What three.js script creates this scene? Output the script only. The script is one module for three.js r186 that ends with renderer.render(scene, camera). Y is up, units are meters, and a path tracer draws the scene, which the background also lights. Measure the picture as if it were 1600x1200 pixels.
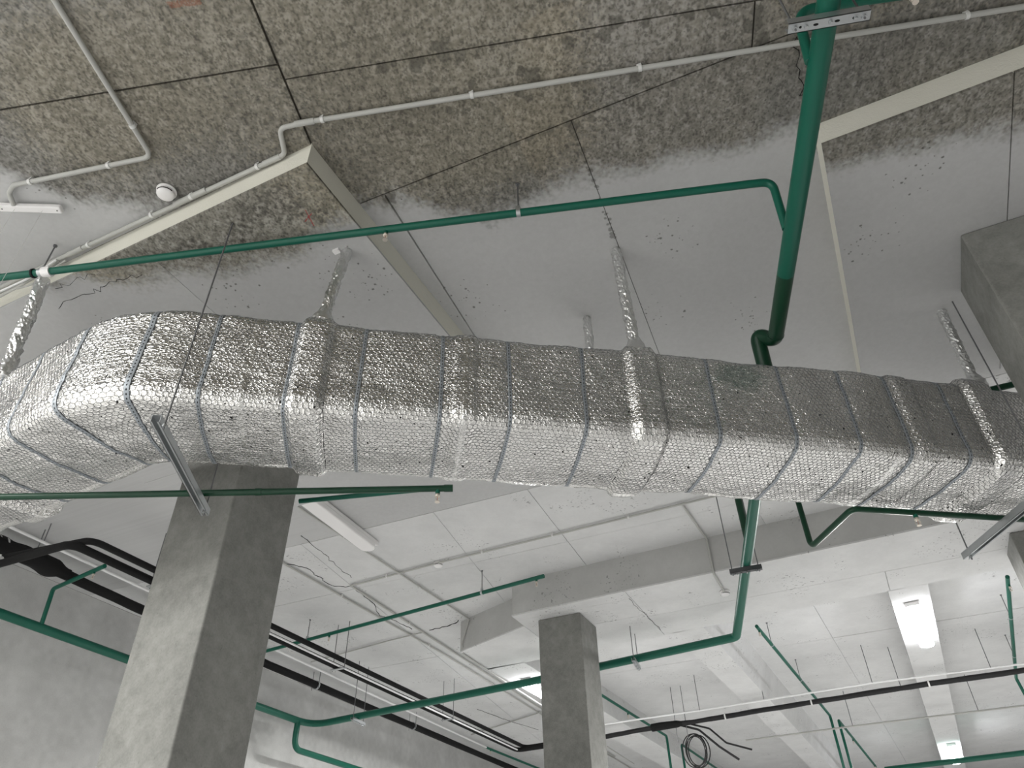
import * as THREE from 'three';
import { mergeGeometries } from 'three/addons/utils/BufferGeometryUtils.js';
import { RoundedBoxGeometry } from 'three/addons/geometries/RoundedBoxGeometry.js';
import { RectAreaLightUniformsLib } from 'three/addons/lights/RectAreaLightUniformsLib.js';
import { ImprovedNoise } from 'three/addons/math/ImprovedNoise.js';

// ---------------------------------------------------------------- camera, exposure
const scene = new THREE.Scene();
scene.background = new THREE.Color(0x050505);
const R = Math.PI / 180;
const camera = new THREE.PerspectiveCamera(2 * Math.atan(600 / 1150) / R, 4 / 3, 0.05, 100);
camera.position.set(0, 1.6, 0);
camera.rotation.set(38.4 * R, 25 * R, -1.25 * R, 'YXZ');
const renderer = new THREE.WebGLRenderer({ antialias: true });
renderer.toneMapping = THREE.LinearToneMapping;
renderer.toneMappingExposure = 9.2;
renderer.shadowMap.enabled = true;
RectAreaLightUniformsLib.init();
const LAMP = 60;          // radiance of every tube lamp

// ---------------------------------------------------------------- helpers
let seed = 20240611;
const rnd = () => { seed = (seed * 1664525 + 1013904223) >>> 0; return seed / 4294967296; };
const rr = (a, b) => a + (b - a) * rnd();
const V = (x, y, z) => new THREE.Vector3(x, y, z);
const used = {};
function numbered(n) { used[n] = (used[n] ?? -1) + 1; return used[n] ? n + '_' + String(used[n]).padStart(3, '0') : n; }
function mesh(name, geo, mat, parent) {
  const m = new THREE.Mesh(geo, mat); m.name = name; m.castShadow = m.receiveShadow = true;
  parent.add(m); return m;
}
function tag(o, label, category, group) { o.userData.label = label; o.userData.category = category; if (group) o.userData.group = group; return o; }
function thing(name, label, category, group, pos) {
  const g = new THREE.Group(); g.name = numbered(name); tag(g, label, category, group);
  if (pos) g.position.set(...pos);
  scene.add(g); return g;
}
function structure(name) { const g = new THREE.Group(); g.name = name; g.userData.kind = 'structure'; scene.add(g); return g; }
const box = (x0, x1, y0, y1, z0, z1) => { const g = new THREE.BoxGeometry(x1 - x0, y1 - y0, z1 - z0); g.translate((x0 + x1) / 2, (y0 + y1) / 2, (z0 + z1) / 2); return g; };
function boxUV(g, s = 1) {            // uv in metres by the dominant axis of each face
  const n = g.toNonIndexed ? (g.index ? g.toNonIndexed() : g) : g, p = n.attributes.position, nn = n.attributes.normal, uv = new Float32Array(p.count * 2);
  for (let i = 0; i < p.count; i++) {
    const ax = Math.abs(nn.getX(i)), ay = Math.abs(nn.getY(i)), az = Math.abs(nn.getZ(i));
    let u, v; if (ay > ax && ay > az) { u = p.getX(i); v = p.getZ(i); } else if (ax > az) { u = p.getZ(i); v = p.getY(i); } else { u = p.getX(i); v = p.getY(i); }
    uv[2 * i] = u * s; uv[2 * i + 1] = v * s;
  }
  n.setAttribute('uv', new THREE.BufferAttribute(uv, 2)); return n;
}
// polyline with rounded corners -> list of points
function rounded(pts, fillet) {
  const P = pts.map(p => V(...p)), out = [P[0]];
  for (let i = 1; i < P.length - 1; i++) {
    const a = P[i - 1].clone().sub(P[i]), b = P[i + 1].clone().sub(P[i]), la = a.length(), lb = b.length();
    a.normalize(); b.normalize();
    const ang = Math.acos(Math.max(-1, Math.min(1, -a.dot(b))));
    if (ang < 0.03 || !fillet) { out.push(P[i]); continue; }
    const t = Math.min(fillet * Math.tan(ang / 2), la * 0.48, lb * 0.48);
    const s = P[i].clone().addScaledVector(a, t), e = P[i].clone().addScaledVector(b, t), n = Math.max(3, Math.ceil(ang / 0.16));
    for (let k = 0; k <= n; k++) { const q = k / n; out.push(s.clone().multiplyScalar((1 - q) ** 2).addScaledVector(P[i], 2 * q * (1 - q)).addScaledVector(e, q * q)); }
  }
  out.push(P[P.length - 1]); return out;
}
function sweepPts(P, r, seg = 14, cap = true) {       // tube along points, r number or function(i, n)
  const n = P.length, pos = [], nor = [], idx = [], uv = [];
  let t0 = P[1].clone().sub(P[0]).normalize();
  let u = Math.abs(t0.y) < 0.9 ? V(0, 1, 0) : V(1, 0, 0); u.addScaledVector(t0, -u.dot(t0)).normalize();
  let L = 0;
  for (let i = 0; i < n; i++) {
    const t = i === 0 ? t0 : i === n - 1 ? P[i].clone().sub(P[i - 1]).normalize() : P[i + 1].clone().sub(P[i]).normalize().add(P[i].clone().sub(P[i - 1]).normalize()).normalize();
    if (i) L += P[i].distanceTo(P[i - 1]);
    u.addScaledVector(t, -u.dot(t)).normalize(); const w = t.clone().cross(u);
    for (let k = 0; k <= seg; k++) {
      const a = k / seg * Math.PI * 2, d = u.clone().multiplyScalar(Math.cos(a)).addScaledVector(w, Math.sin(a));
      const rad = typeof r === 'function' ? r(L, a) : r;
      pos.push(P[i].x + d.x * rad, P[i].y + d.y * rad, P[i].z + d.z * rad); nor.push(d.x, d.y, d.z); uv.push(k / seg * 2 * Math.PI * (typeof r === 'function' ? .03 : r), L);
    }
  }
  const m = seg + 1;
  for (let i = 0; i < n - 1; i++) for (let k = 0; k < seg; k++) { const a = i * m + k, b = a + 1, c = a + m, d = c + 1; idx.push(a, b, c, b, d, c); }
  if (cap) for (const [i, s] of [[0, -1], [n - 1, 1]]) {
    const tt = i ? P[n - 1].clone().sub(P[n - 2]).normalize() : t0.clone().negate(), c0 = pos.length / 3;
    pos.push(P[i].x, P[i].y, P[i].z); nor.push(tt.x, tt.y, tt.z); uv.push(0, 0);
    for (let k = 0; k <= seg; k++) { const q = (i * m + k) * 3; pos.push(pos[q], pos[q + 1], pos[q + 2]); nor.push(tt.x, tt.y, tt.z); uv.push(0, 0); }
    for (let k = 0; k < seg; k++) s > 0 ? idx.push(c0, c0 + 1 + k, c0 + 2 + k) : idx.push(c0, c0 + 2 + k, c0 + 1 + k);
  }
  const g = new THREE.BufferGeometry();
  g.setAttribute('position', new THREE.Float32BufferAttribute(pos, 3)); g.setAttribute('normal', new THREE.Float32BufferAttribute(nor, 3)); g.setAttribute('uv', new THREE.Float32BufferAttribute(uv, 2));
  g.setIndex(idx); return g;
}
const shaded = g => { g.computeVertexNormals(); return g; };
const tube = (pts, r, fillet = 0, seg = 14) => sweepPts(rounded(pts, fillet), r, seg);
const cyl = (a, b, r, seg = 10) => sweepPts([V(...a), V(...b)], r, seg);
function oriented(g, pos, dir) {      // geometry whose long axis is x, laid along dir (horizontal) at pos
  g.rotateY(Math.atan2(-dir[1], dir[0])); g.translate(...pos); return g;
}

// ---------------------------------------------------------------- procedural textures
function makeNoise(per, sd) {         // tiling value noise on a per x per lattice
  let s = sd >>> 0; const t = new Float32Array(per * per);
  for (let i = 0; i < t.length; i++) { s = (s * 1664525 + 1013904223) >>> 0; t[i] = s / 4294967296; }
  return (x, y, pp = per) => {
    const xi = Math.floor(x), yi = Math.floor(y); let fx = x - xi, fy = y - yi; fx = fx * fx * (3 - 2 * fx); fy = fy * fy * (3 - 2 * fy);
    const x0 = ((xi % pp) + pp) % pp, x1 = (x0 + 1) % pp, y0 = ((yi % pp) + pp) % pp * per, y1 = (((yi + 1) % pp) + pp) % pp * per;
    return (t[y0 + x0] * (1 - fx) + t[y0 + x1] * fx) * (1 - fy) + (t[y1 + x0] * (1 - fx) + t[y1 + x1] * fx) * fy;
  };
}
const N64 = makeNoise(64, 7), N64b = makeNoise(64, 91), N256 = makeNoise(256, 33);
const sst = (a, b, x) => { const t = Math.max(0, Math.min(1, (x - a) / (b - a))); return t * t * (3 - 2 * t); };
const toS = c => Math.round(255 * Math.max(0, Math.min(1, c <= 0.0031308 ? c * 12.92 : 1.055 * Math.pow(c, 1 / 2.4) - 0.055)));
function colourTexture(w, h, fn, repeat = true) {
  const d = new Uint8Array(w * h * 4);
  for (let j = 0; j < h; j++) for (let i = 0; i < w; i++) { const c = fn(i, j), k = (j * w + i) * 4; d[k] = toS(c[0]); d[k + 1] = toS(c[1]); d[k + 2] = toS(c[2]); d[k + 3] = 255; }
  const t = new THREE.DataTexture(d, w, h); t.colorSpace = THREE.SRGBColorSpace; t.magFilter = THREE.LinearFilter; t.minFilter = THREE.LinearMipmapLinearFilter; t.generateMipmaps = true;
  if (repeat) t.wrapS = t.wrapT = THREE.RepeatWrapping; t.needsUpdate = true; return t;
}
function greyTexture(w, h, fn) {
  const d = new Uint8Array(w * h * 4);
  for (let j = 0; j < h; j++) for (let i = 0; i < w; i++) { const c = Math.max(0, Math.min(255, Math.round(fn(i, j) * 255))), k = (j * w + i) * 4; d[k] = d[k + 1] = d[k + 2] = c; d[k + 3] = 255; }
  const t = new THREE.DataTexture(d, w, h); t.magFilter = THREE.LinearFilter; t.wrapS = t.wrapT = THREE.RepeatWrapping; t.needsUpdate = true; return t;
}
// --- near ceiling: raw concrete and sprayed white paint over x -4.5..3.5, z .8..-5.4
const lerpList = (L, x) => { if (x <= L[0][0]) return L[0][1]; for (let i = 1; i < L.length; i++) if (x <= L[i][0]) { const t = (x - L[i - 1][0]) / (L[i][0] - L[i - 1][0]); return L[i - 1][1] + t * (L[i][1] - L[i - 1][1]); } return L[L.length - 1][1]; };
const paintSlab = [[-1.87, -2.03], [-1.64, -2.06], [-1.29, -2.40], [-.72, -2.45], [-.17, -2.54], [.22, -2.66], [.50, -2.66], [.52, -2.80], [.86, -2.86], [1.15, -2.92], [1.41, -3.01], [3.5, -3.3]];
const paintLeft = [[-4.5, -.75], [-3.45, -.95], [-3.25, -1.32], [-2.97, -1.52], [-2.5, -1.66], [-1.8, -1.75]];
const paintPanel = [[-4.5, -1.5], [-3.6, -1.6], [-3.2, -1.80], [-2.85, -1.93], [-2.36, -2.02], [-2.05, -2.03], [-1.8, -1.98]];
const stains = [[-1.01, -1.45, .05], [-.95, -1.51, .045], [-1.15, -1.45, .04], [-1.31, -1.39, .035], [-.22, -1.68, .035], [-.29, -1.73, .04], [.08, -1.81, .03], [-.68, -1.76, .045], [-.71, -1.72, .03], [-.66, -1.79, .03], [-.51, -1.88, .025], [-.77, -1.81, .025], [-.74, -1.86, .02], [-.23, -1.98, .035], [-.06, -2.10, .02], [-.60, -2.10, .035], [-.71, -2.07, .03], [-.26, -2.17, .02], [.37, -1.92, .03], [.34, -1.99, .04], [.37, -2.07, .03], [-1.35, -1.72, .02], [-1.13, -1.73, .022], [-1.13, -1.61, .02], [-1.70, -2.06, .035], [-.96, -1.66, .022], [-2.30, -1.01, .035], [-2.1, -1.06, .02], [-1.75, -1.14, .03], [-.45, -1.68, .03], [-.1, -1.76, .025], [.2, -1.84, .025], [-.4, -2.07, .025], [-.5, -2.1, .02]];
for (let i = 0; i < 40; i++) stains.push([rr(-1.2, .5), rr(-2.12, -1.55), rr(.004, .012)]);
const blot = [[-2.13, -1.70, .09], [-2.12, -1.78, .07], [-2.3, -1.74, .10], [-1.95, -1.97, .05], [-2.5, -1.78, .08], [-2.79, -1.74, .08], [-2.0, -1.9, .06]];
const dots = []; for (let i = 0; i < 900; i++) { const c = i % 30; dots.push([0, 0, rr(.002, .006), c]); }
const dotC = []; for (let i = 0; i < 30; i++) dotC.push([rr(-3.8, 2.2), rr(-4.2, -1.0)]);
for (const d of dots) { const c = dotC[d[3]]; d[0] = c[0] + (rnd() + rnd() - 1) * .22; d[1] = c[1] + (rnd() + rnd() - 1) * .22; }
const CW = 2048, CH = 1536, spot = new Float32Array(CW * CH), red = new Uint8Array(CW * CH);
function splat(x, z, r, a, ragged = .5) {
  const ci = (x + 4.5) / 8 * CW, cj = (.8 - z) / 6.2 * CH, q = r / 8 * CW * 1.6;
  for (let j = Math.max(0, Math.floor(cj - q)); j <= Math.min(CH - 1, cj + q); j++) for (let i = Math.max(0, Math.floor(ci - q)); i <= Math.min(CW - 1, ci + q); i++) {
    const wx = i / CW * 8 - 4.5, wz = (.8 - j / CH * 6.2), d = Math.hypot(wx - x, wz - z) / r + (N256(wx * 38, wz * 38) - .5) * ragged * 2.2;
    const m = a * (1 - sst(.8, 1.05, d)); if (m > spot[j * CW + i]) spot[j * CW + i] = m;
  }
}
for (const [x0, z0, x1, z1, n] of [[-3.4, -.66, -1.742, -1.167, 60], [-1.715, -1.256, .322, -1.864, 90], [-1.84, -2.02, .6, -2.11, 90], [-1.62, -.77, -1.87, -1.58, 40], [-.598, -2.1, -.66, -2.9, 45], [.505, -2.19, .49, -2.55, 20]])
  for (let k = 0; k < n; k++) { const t = rnd(); stains.push([x0 + (x1 - x0) * t + rr(-.012, .012), z0 + (z1 - z0) * t + rr(-.014, .014), rr(.004, .013)]); }
for (const [x, z, r] of stains) splat(x, z, r, .55);
for (const [x, z, r] of dots) splat(x, z, r, .75, .7);
for (const [x0, z0, x1, z1] of [[-2.115, -1.882, -2.045, -1.852], [-2.062, -1.82, -2.088, -1.925]]) for (let k = 0; k <= 60; k++) { const x = x0 + (x1 - x0) * k / 60, z = z0 + (z1 - z0) * k / 60; red[Math.round((.8 - z) / 6.2 * CH) * CW + Math.round((x + 4.5) / 8 * CW)] = 1; }
for (let k = 0; k < 500; k++) { const t = rnd(), x = -2.0 + .14 * t, z = -.73 - .05 * t + (rnd() - .5) * .03; red[Math.round((.8 - z) / 6.2 * CH) * CW + Math.round((x + 4.5) / 8 * CW)] = 2; }
function nearColour(i, j) {
  const x = i / CW * 8 - 4.5, z = (.8 - j / CH * 6.2);
  const inP1 = x < -1.875 && z < -1.585, inP2 = x > .515 && z < -2.64;
  const zb = inP1 ? lerpList(paintPanel, x) : x < -1.875 ? lerpList(paintLeft, x) : lerpList(paintSlab, x);
  const edge = (N64(x * 3, z * 3) - .5) * .14 + (N64b(x * 11, z * 11) - .5) * .06 + (N256(x * 60, z * 60) - .5) * .08;
  const painted = 1 - sst(-.10, .10, z - zb + edge);
  // raw concrete: mottled, streaked across the boards
  const cx = x * .955 - z * .296, cz = x * .296 + z * .955;
  const big = N64(x * 1.3 + 9, z * 1.3), mid = N64b(x * 6, z * 6), speck = N256(x * 42, z * 42), fine = N256(x * 110 + 7, z * 110), streak = N256(cx * 70, cz * 9);
  const pale = sst(.40, .75, mid * .2 + speck * .4 + fine * .4 + (big - .5) * .3);
  let k = .92 + .20 * (big - .5) + .30 * (speck - .5) + .26 * (streak - .5) + .34 * (fine - .5);
  let r = (.235 + .04 * pale) * k, g = (.227 + .041 * pale) * k, b = (.205 + .048 * pale) * k;
  const fl = sst(.50, .72, N256(cx * 120, cz * 75) * .6 + N256(x * 190, z * 190) * .4); { const q = 1 - .42 * fl; r *= q; g *= q; b *= q; }
  const olive = sst(.40, .66, N64b(x * 1.1 + 5, z * 1.1) * .8 + fine * .2); r *= 1 + .05 * olive; b *= 1 - .11 * olive;
  if (inP1) { let bl = 0; for (const [bx, bz, br] of blot) { const d = Math.hypot(x - bx, z - bz) / br; if (d < 1.5) bl = Math.max(bl, 1 - sst(.5, 1.2, d + (speck - .5) * 1.2)); } const s = (.5 + .5 * sst(.3, .75, fine * .5 + speck * .5)); const q = bl * (1 - s); r *= 1.22 - .8 * q; g *= 1.20 - .8 * q; b *= 1.14 - .75 * q; }
  else if (inP2) { r *= 1.06; g *= 1.04; b *= 1.0; }
  else if (x > -.9 && z < -1.5) { const w = sst(.4, .7, N64(x * 2 + 3, z * 2)); r *= 1 + .10 * w; g *= 1 + .07 * w; b *= 1 + .03 * w; }
  const pk = .94 + .10 * (N64(x * 2.2, z * 2.2 + 4) - .5) + .05 * (speck - .5) + .04 * (fine - .5);
  const p = [.53 * pk, .53 * pk, .53 * pk];
  r += (p[0] - r) * painted; g += (p[1] - g) * painted; b += (p[2] - b) * painted;
  const s = spot[j * CW + i]; if (s) { r += (.07 - r) * s; g += (.066 - g) * s; b += (.055 - b) * s; }
  const q = red[j * CW + i]; if (q === 1) { r = .34; g = .05; b = .05; } else if (q === 2) { r = r * .5 + .13; g = g * .5 + .035; b = b * .5 + .015; }
  return [r, g, b];
}
const nearTex = colourTexture(CW, CH, nearColour, false);
const roughBump = greyTexture(512, 512, (i, j) => .5 + .35 * (N64(i / 8, j / 8) - .5) + .45 * (N256(i / 2, j / 2) - .5) + .2 * (N64b(i / 32, j / 32, 16) - .5));
// --- white paint on the far slabs, 4 m tile
const farTex = colourTexture(1024, 1024, (i, j) => {
  const a = N64(i / 64, j / 64, 16), b = N64b(i / 16, j / 16), c = N256(i / 4, j / 4), d = N256(i / 4 + 50, j / 4 + 90);
  let k = .96 + .09 * (a - .5) + .05 * (b - .5) + .04 * (c - .5); const st = sst(.84, .9, d) * sst(.68, .76, N64(i / 64 + 11, j / 64 + 31, 16)); k *= 1 - .5 * st;
  return [.665 * k, .665 * k, .665 * k];
});
// --- smooth grey column concrete, 2 m tile
const colTex = colourTexture(1024, 1024, (i, j) => {
  const a = N64(i / 128, j / 128, 8), b = N64b(i / 32, j / 32, 32), c = N64(i / 16, j / 16), f = N256(i / 4, j / 4);
  const k = .95 + .20 * (a - .5) + .16 * (b - .5) + .16 * (c - .5) + .16 * (f - .5); const pit = sst(.95, .98, N256(i / 4 + 77, j / 4 + 13));
  return [.232 * k * (1 - .4 * pit), .232 * k * (1 - .4 * pit), .218 * k * (1 - .4 * pit)];
});
const wallTex = colourTexture(1024, 1024, (i, j) => {
  const a = N64(i / 128, j / 128, 8), b = N64b(i / 32, j / 32, 32), f = N256(i / 4, j / 4);
  const k = .95 + .14 * (a - .5) + .12 * (b - .5) + .07 * (f - .5); return [.56 * k, .56 * k, .55 * k];
});
// --- foil: pillows between the netting wires plus fine creases (relief only); 20 x 24 cells
const HEXW = .025, HEXH = HEXW * .8660254, TU = HEXW * 20, TV = HEXH * 24;
const foilBump = greyTexture(1024, 1024, (i, j) => {
  const x = i / 1024 * 20, y = j / 1024 * 24;   // cell units; rows shifted by half
  let best = 9; const r0 = Math.round(y);
  for (let r = r0 - 1; r <= r0 + 1; r++) { const off = ((r % 2) + 2) % 2 ? .5 : 0, c = Math.round(x - off) + off, dx = x - c, dy = (y - r) * .8660254; best = Math.min(best, Math.hypot(dx, dy)); }
  const pil = 1 - sst(.36, .57, best);
  const cr = Math.abs(N64(i / 16, j / 16) - .5) * 2, cr2 = Math.abs(N64b(i / 32, j / 16, 32) - .5) * 2, f = N256(i / 4, j / 4);
  return .50 * pil + .24 * sst(0, .5, cr) + .22 * sst(0, .4, cr2) + .04 * f;
});
function canvasTex(w, h, draw) { const c = document.createElement('canvas'); c.width = w; c.height = h; draw(c.getContext('2d')); const t = new THREE.CanvasTexture(c); t.colorSpace = THREE.SRGBColorSpace; t.wrapS = t.wrapT = THREE.RepeatWrapping; return t; }
const strapTex = canvasTex(64, 64, g => { g.fillStyle = '#9aa0a6'; g.fillRect(0, 0, 64, 64); g.fillStyle = '#17181a'; for (const y of [16, 48]) { g.beginPath(); g.arc(32, y, 8, 0, 7); g.fill(); } });

// ---------------------------------------------------------------- materials
const std = (o) => new THREE.MeshStandardMaterial(o);
const M = {
  near: std({ map: nearTex, roughness: .92 }),
  far: std({ map: farTex, roughness: .9 }),
  backing: std({ color: 0x4a463f, roughness: 1 }),
  cream: std({ color: new THREE.Color().setRGB(.76, .745, .665), roughness: .85, bumpMap: roughBump, bumpScale: .002 }),
  column: std({ map: colTex, roughness: .88, bumpMap: colTex, bumpScale: .003 }),
  wall: std({ map: wallTex, roughness: .9 }),
  beamGrey: std({ map: farTex, color: 0xe2e2e0, roughness: .9 }),
  floor: std({ color: new THREE.Color().setRGB(.50, .50, .50), roughness: .8 }),
  foil: std({ color: new THREE.Color().setRGB(.83, .82, .80), metalness: 1, roughness: .21, bumpMap: foilBump, bumpScale: .0045 }),
  foilHanger: std({ color: new THREE.Color().setRGB(.86, .86, .86), metalness: 1, roughness: .3, bumpMap: roughBump, bumpScale: .004 }),
  tape: std({ color: new THREE.Color().setRGB(.78, .775, .76), metalness: 1, roughness: .25, bumpMap: foilBump, bumpScale: .003 }),
  wire: std({ color: 0x707376, metalness: .4, roughness: .5 }),
  strap: std({ map: strapTex, metalness: .55, roughness: .5 }),
  dark: std({ color: 0x0d0d0d, roughness: .9 }),
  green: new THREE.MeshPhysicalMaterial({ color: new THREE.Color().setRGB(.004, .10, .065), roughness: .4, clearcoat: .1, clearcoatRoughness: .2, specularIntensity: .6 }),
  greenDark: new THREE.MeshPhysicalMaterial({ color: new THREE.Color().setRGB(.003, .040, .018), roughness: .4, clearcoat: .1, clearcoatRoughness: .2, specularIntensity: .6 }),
  steel: std({ color: 0xb9bcbe, metalness: .85, roughness: .38 }),
  rod: std({ color: 0x77787a, metalness: .6, roughness: .5 }),
  darkSteel: std({ color: 0x5b5d5f, metalness: .8, roughness: .4 }),
  brass: std({ color: 0xd8cfc4, metalness: .6, roughness: .35 }),
  bulb: std({ color: 0xb98f78, roughness: .3 }),
  conduit: std({ color: 0xb2b2ae, roughness: .5 }),
  conduitWhite: std({ color: 0xe6e6e6, roughness: .5 }),
  plastic: std({ color: 0xeceaea, roughness: .45 }),
  clip: std({ color: 0xd8d8d6, roughness: .5 }),
  black: std({ color: 0x080809, roughness: .95 }),
  cable: std({ color: 0x0d0d0f, roughness: .7 }),
  wood: std({ color: 0xb5a284, roughness: .8 }),
  glow: std({ color: 0xffffff, emissive: 0xfafbff, emissiveIntensity: 3.6, roughness: .5 }),
};

// ---------------------------------------------------------------- room shell
const X0 = -7.8, X1 = 9.0, Z0 = 6.0, Z1 = -27.0, H = 5.0;
{
  const f = structure('floor'); mesh('slab', box(X0 - .3, X1 + .3, -.3, 0, Z1 - .3, Z0 + .3), M.floor, f);
  const wl = structure('wall_left'); mesh('plaster', boxUV(box(X0 - .3, X0, 0, H, Z1, Z0), .5), M.wall, wl);
  const wr = structure('wall_right'); mesh('plaster', boxUV(box(X1, X1 + .3, 0, H, Z1, Z0), .5), M.wall, wr);
  const wb = structure('wall_back'); mesh('plaster', boxUV(box(X0, X1, 0, H, Z0, Z0 + .3), .5), M.wall, wb);
  const wf = structure('wall_front'); mesh('plaster', boxUV(box(X0, X1, 0, H, Z1 - .3, Z1), .5), M.wall, wf);
}
// convex polygons on the ceiling, split along the real joints
const side = (p, a, b) => (b[0] - a[0]) * (p[1] - a[1]) - (b[1] - a[1]) * (p[0] - a[0]);
function clip(poly, a, b, inset) {
  const L = Math.hypot(b[0] - a[0], b[1] - a[1]), out = [], n = poly.length, f = p => side(p, a, b) / L - inset;
  for (let i = 0; i < n; i++) {
    const p = poly[i], q = poly[(i + 1) % n], fp = f(p), fq = f(q);
    if (fp >= 0) out.push(p);
    if ((fp > 0 && fq < 0) || (fp < 0 && fq > 0)) { const t = fp / (fp - fq); out.push([p[0] + (q[0] - p[0]) * t, p[1] + (q[1] - p[1]) * t]); }
  }
  return out.length > 2 ? out : null;
}
function cut(list, a, b, gap, where) {
  const res = [];
  for (const p of list) {
    if (where && !where(p)) { res.push(p); continue; }
    for (const q of [clip(p, a, b, gap / 2), clip(p, b, a, gap / 2)]) if (q) res.push(q);
  }
  return res;
}
const mid = p => [p.reduce((s, q) => s + q[0], 0) / p.length, p.reduce((s, q) => s + q[1], 0) / p.length];
const nearUV = (x, z) => [(x + 4.5) / 8, (.8 - z) / 6.2], farUV = (x, z) => [x / 4, z / 4];
function prism(poly, y, h, uvf) {      // plate with underside at y
  const pos = [], uv = [], n = poly.length; let A = 0;
  for (let i = 0; i < n; i++) { const p = poly[i], q = poly[(i + 1) % n]; A += p[0] * q[1] - q[0] * p[1]; }
  const P = A > 0 ? poly : poly.slice().reverse();
  const add = (...v) => { for (const [x, yy, z] of v) { pos.push(x, yy, z); uv.push(...uvf(x, z)); } };
  for (let i = 1; i < n - 1; i++) { add([P[0][0], y, P[0][1]], [P[i][0], y, P[i][1]], [P[i + 1][0], y, P[i + 1][1]]); add([P[0][0], y + h, P[0][1]], [P[i + 1][0], y + h, P[i + 1][1]], [P[i][0], y + h, P[i][1]]); }
  for (let i = 0; i < n; i++) { const p = P[i], q = P[(i + 1) % n]; add([p[0], y, p[1]], [p[0], y + h, p[1]], [q[0], y + h, q[1]]); add([p[0], y, p[1]], [q[0], y + h, q[1]], [q[0], y, q[1]]); }
  const g = new THREE.BufferGeometry(); g.setAttribute('position', new THREE.Float32BufferAttribute(pos, 3)); g.setAttribute('uv', new THREE.Float32BufferAttribute(uv, 2)); g.computeVertexNormals(); return g;
}
{
  const c = structure('ceiling');
  mesh('slab', box(X0 - .3, X1 + .3, H + .016, H + .35, Z1 - .3, Z0 + .3), M.backing, c);
  let F = [[[X0, Z0], [X1, Z0], [X1, Z1], [X0, Z1]]];
  F = cut(F, [-1.84, -2.02], [.33, -2.10], .008);                                   // crossing joint ahead of the drop panels
  const front = p => mid(p)[1] > -2.05 + .0, back = p => !front(p);
  F = cut(F, [-1.652, -.877], [-1.861, -1.557], .012, front);                       // board joints of the raw slab
  const leftF = p => front(p) && mid(p)[0] < -1.6, rightF = p => front(p) && mid(p)[0] >= -1.6;
  F = cut(F, [-3.135, -.742], [-1.742, -1.167], .010, leftF);
  F = cut(F, [-1.715, -1.256], [.322, -1.864], .007, rightF);
  F = cut(F, [.377, -1.876], [.321, -2.084], .008, p => rightF(p) && mid(p)[1] < 0);
  F = cut(F, [-5.07, -5.27], [-3.17, -5.32], .006, back);
  const k1 = p => back(p) && mid(p)[1] > -5.2, k2 = p => back(p) && mid(p)[1] < -5.2;
  F = cut(F, [-1.707, -2.023], [-1.806, -3.224], .008, k1);
  F = cut(F, [-.598, -2.092], [-.700, -3.6], .004, p => k1(p) && mid(p)[0] > -1.7);
  const k3 = p => k2(p) && mid(p)[1] < -5.3;
  F = cut(F, [-5.4, -6.45], [-1.17, -6.5], .006, k3);
  const k4 = p => k3(p) && mid(p)[1] < -6.5;
  for (const z of [-8.9, -10.8, -13.4, -16.0, -18.6, -21.2]) F = cut(F, [X0, z], [X1, z - .02], .007, k4);
  F = cut(F, [-4.93, -5.74], [-5.25, -7.96], .006, k2);
  F = cut(F, [-2.37, -5.48], [-2.47, -7.08], .006, p => k2(p) && mid(p)[0] > -5.2 && mid(p)[1] > -9.5);
  F = cut(F, [-3.47, -6.16], [-3.70, -7.59], .004, p => k3(p) && mid(p)[0] > -5.2 && mid(p)[0] < -2.4 && mid(p)[1] > -9);
  F = cut(F, [-.45, -9], [-.30, -12], .004, p => k4(p) && mid(p)[0] > -4.9);
  F = cut(F, [-6.6, -6], [-6.65, -9], .004, p => k2(p) && mid(p)[0] < -5);
  F = cut(F, [.12, -4.33], [.43, -4.34], .004, p => k1(p) && mid(p)[0] > -.65 && mid(p)[0] < .5);
  const crack = (pts, y, r) => { const P = []; for (let i = 0; i < pts.length - 1; i++) for (let k = 0; k < 6; k++) { const t = k / 6; P.push(V(pts[i][0] + (pts[i + 1][0] - pts[i][0]) * t + rr(-.018, .018), y, pts[i][1] + (pts[i + 1][1] - pts[i][1]) * t + rr(-.018, .018))); } mesh('crack', sweepPts(P, l => r * (.5 + rnd()), 5), M.dark, c); };
  crack([[-5.27, -5.56], [-5.17, -5.75], [-5.19, -6.02], [-5.21, -6.29], [-5.03, -6.37], [-5.08, -6.85], [-5.23, -7.27], [-5.16, -7.55], [-5.13, -7.89]], 5.001, .0035);
  crack([[-4.74, -5.12], [-4.79, -5.50], [-4.83, -5.76], [-4.90, -6.28]], 5.001, .003);
  crack([[-4.97, -7.98], [-4.68, -7.96], [-4.43, -7.84]], 5.001, .006);
  crack([[-6.15, -11.51], [-6.03, -12.37], [-5.77, -13.45]], 5.001, .004);
  crack([[.505, -2.13], [.50, -2.3], [.495, -2.5]], 5.001, .0022);
  crack([[-3.76, -1.62], [-3.58, -1.63], [-3.43, -1.64]], 4.8305, .0018); crack([[-3.88, -1.74], [-3.68, -1.73], [-3.51, -1.75], [-3.36, -1.73], [-3.19, -1.79]], 4.8305, .0022);
  crack([[-2.11, -7.27], [-2.08, -7.84], [-2.07, -8.45]], 4.6205, .003);
  for (const p of F) {
    const near = mid(p)[1] > -5.2, dy = rr(0, .0035);
    mesh('panel', prism(p, H + dy, .02, near ? nearUV : farUV), near ? M.near : M.far, c);
  }
}
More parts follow.
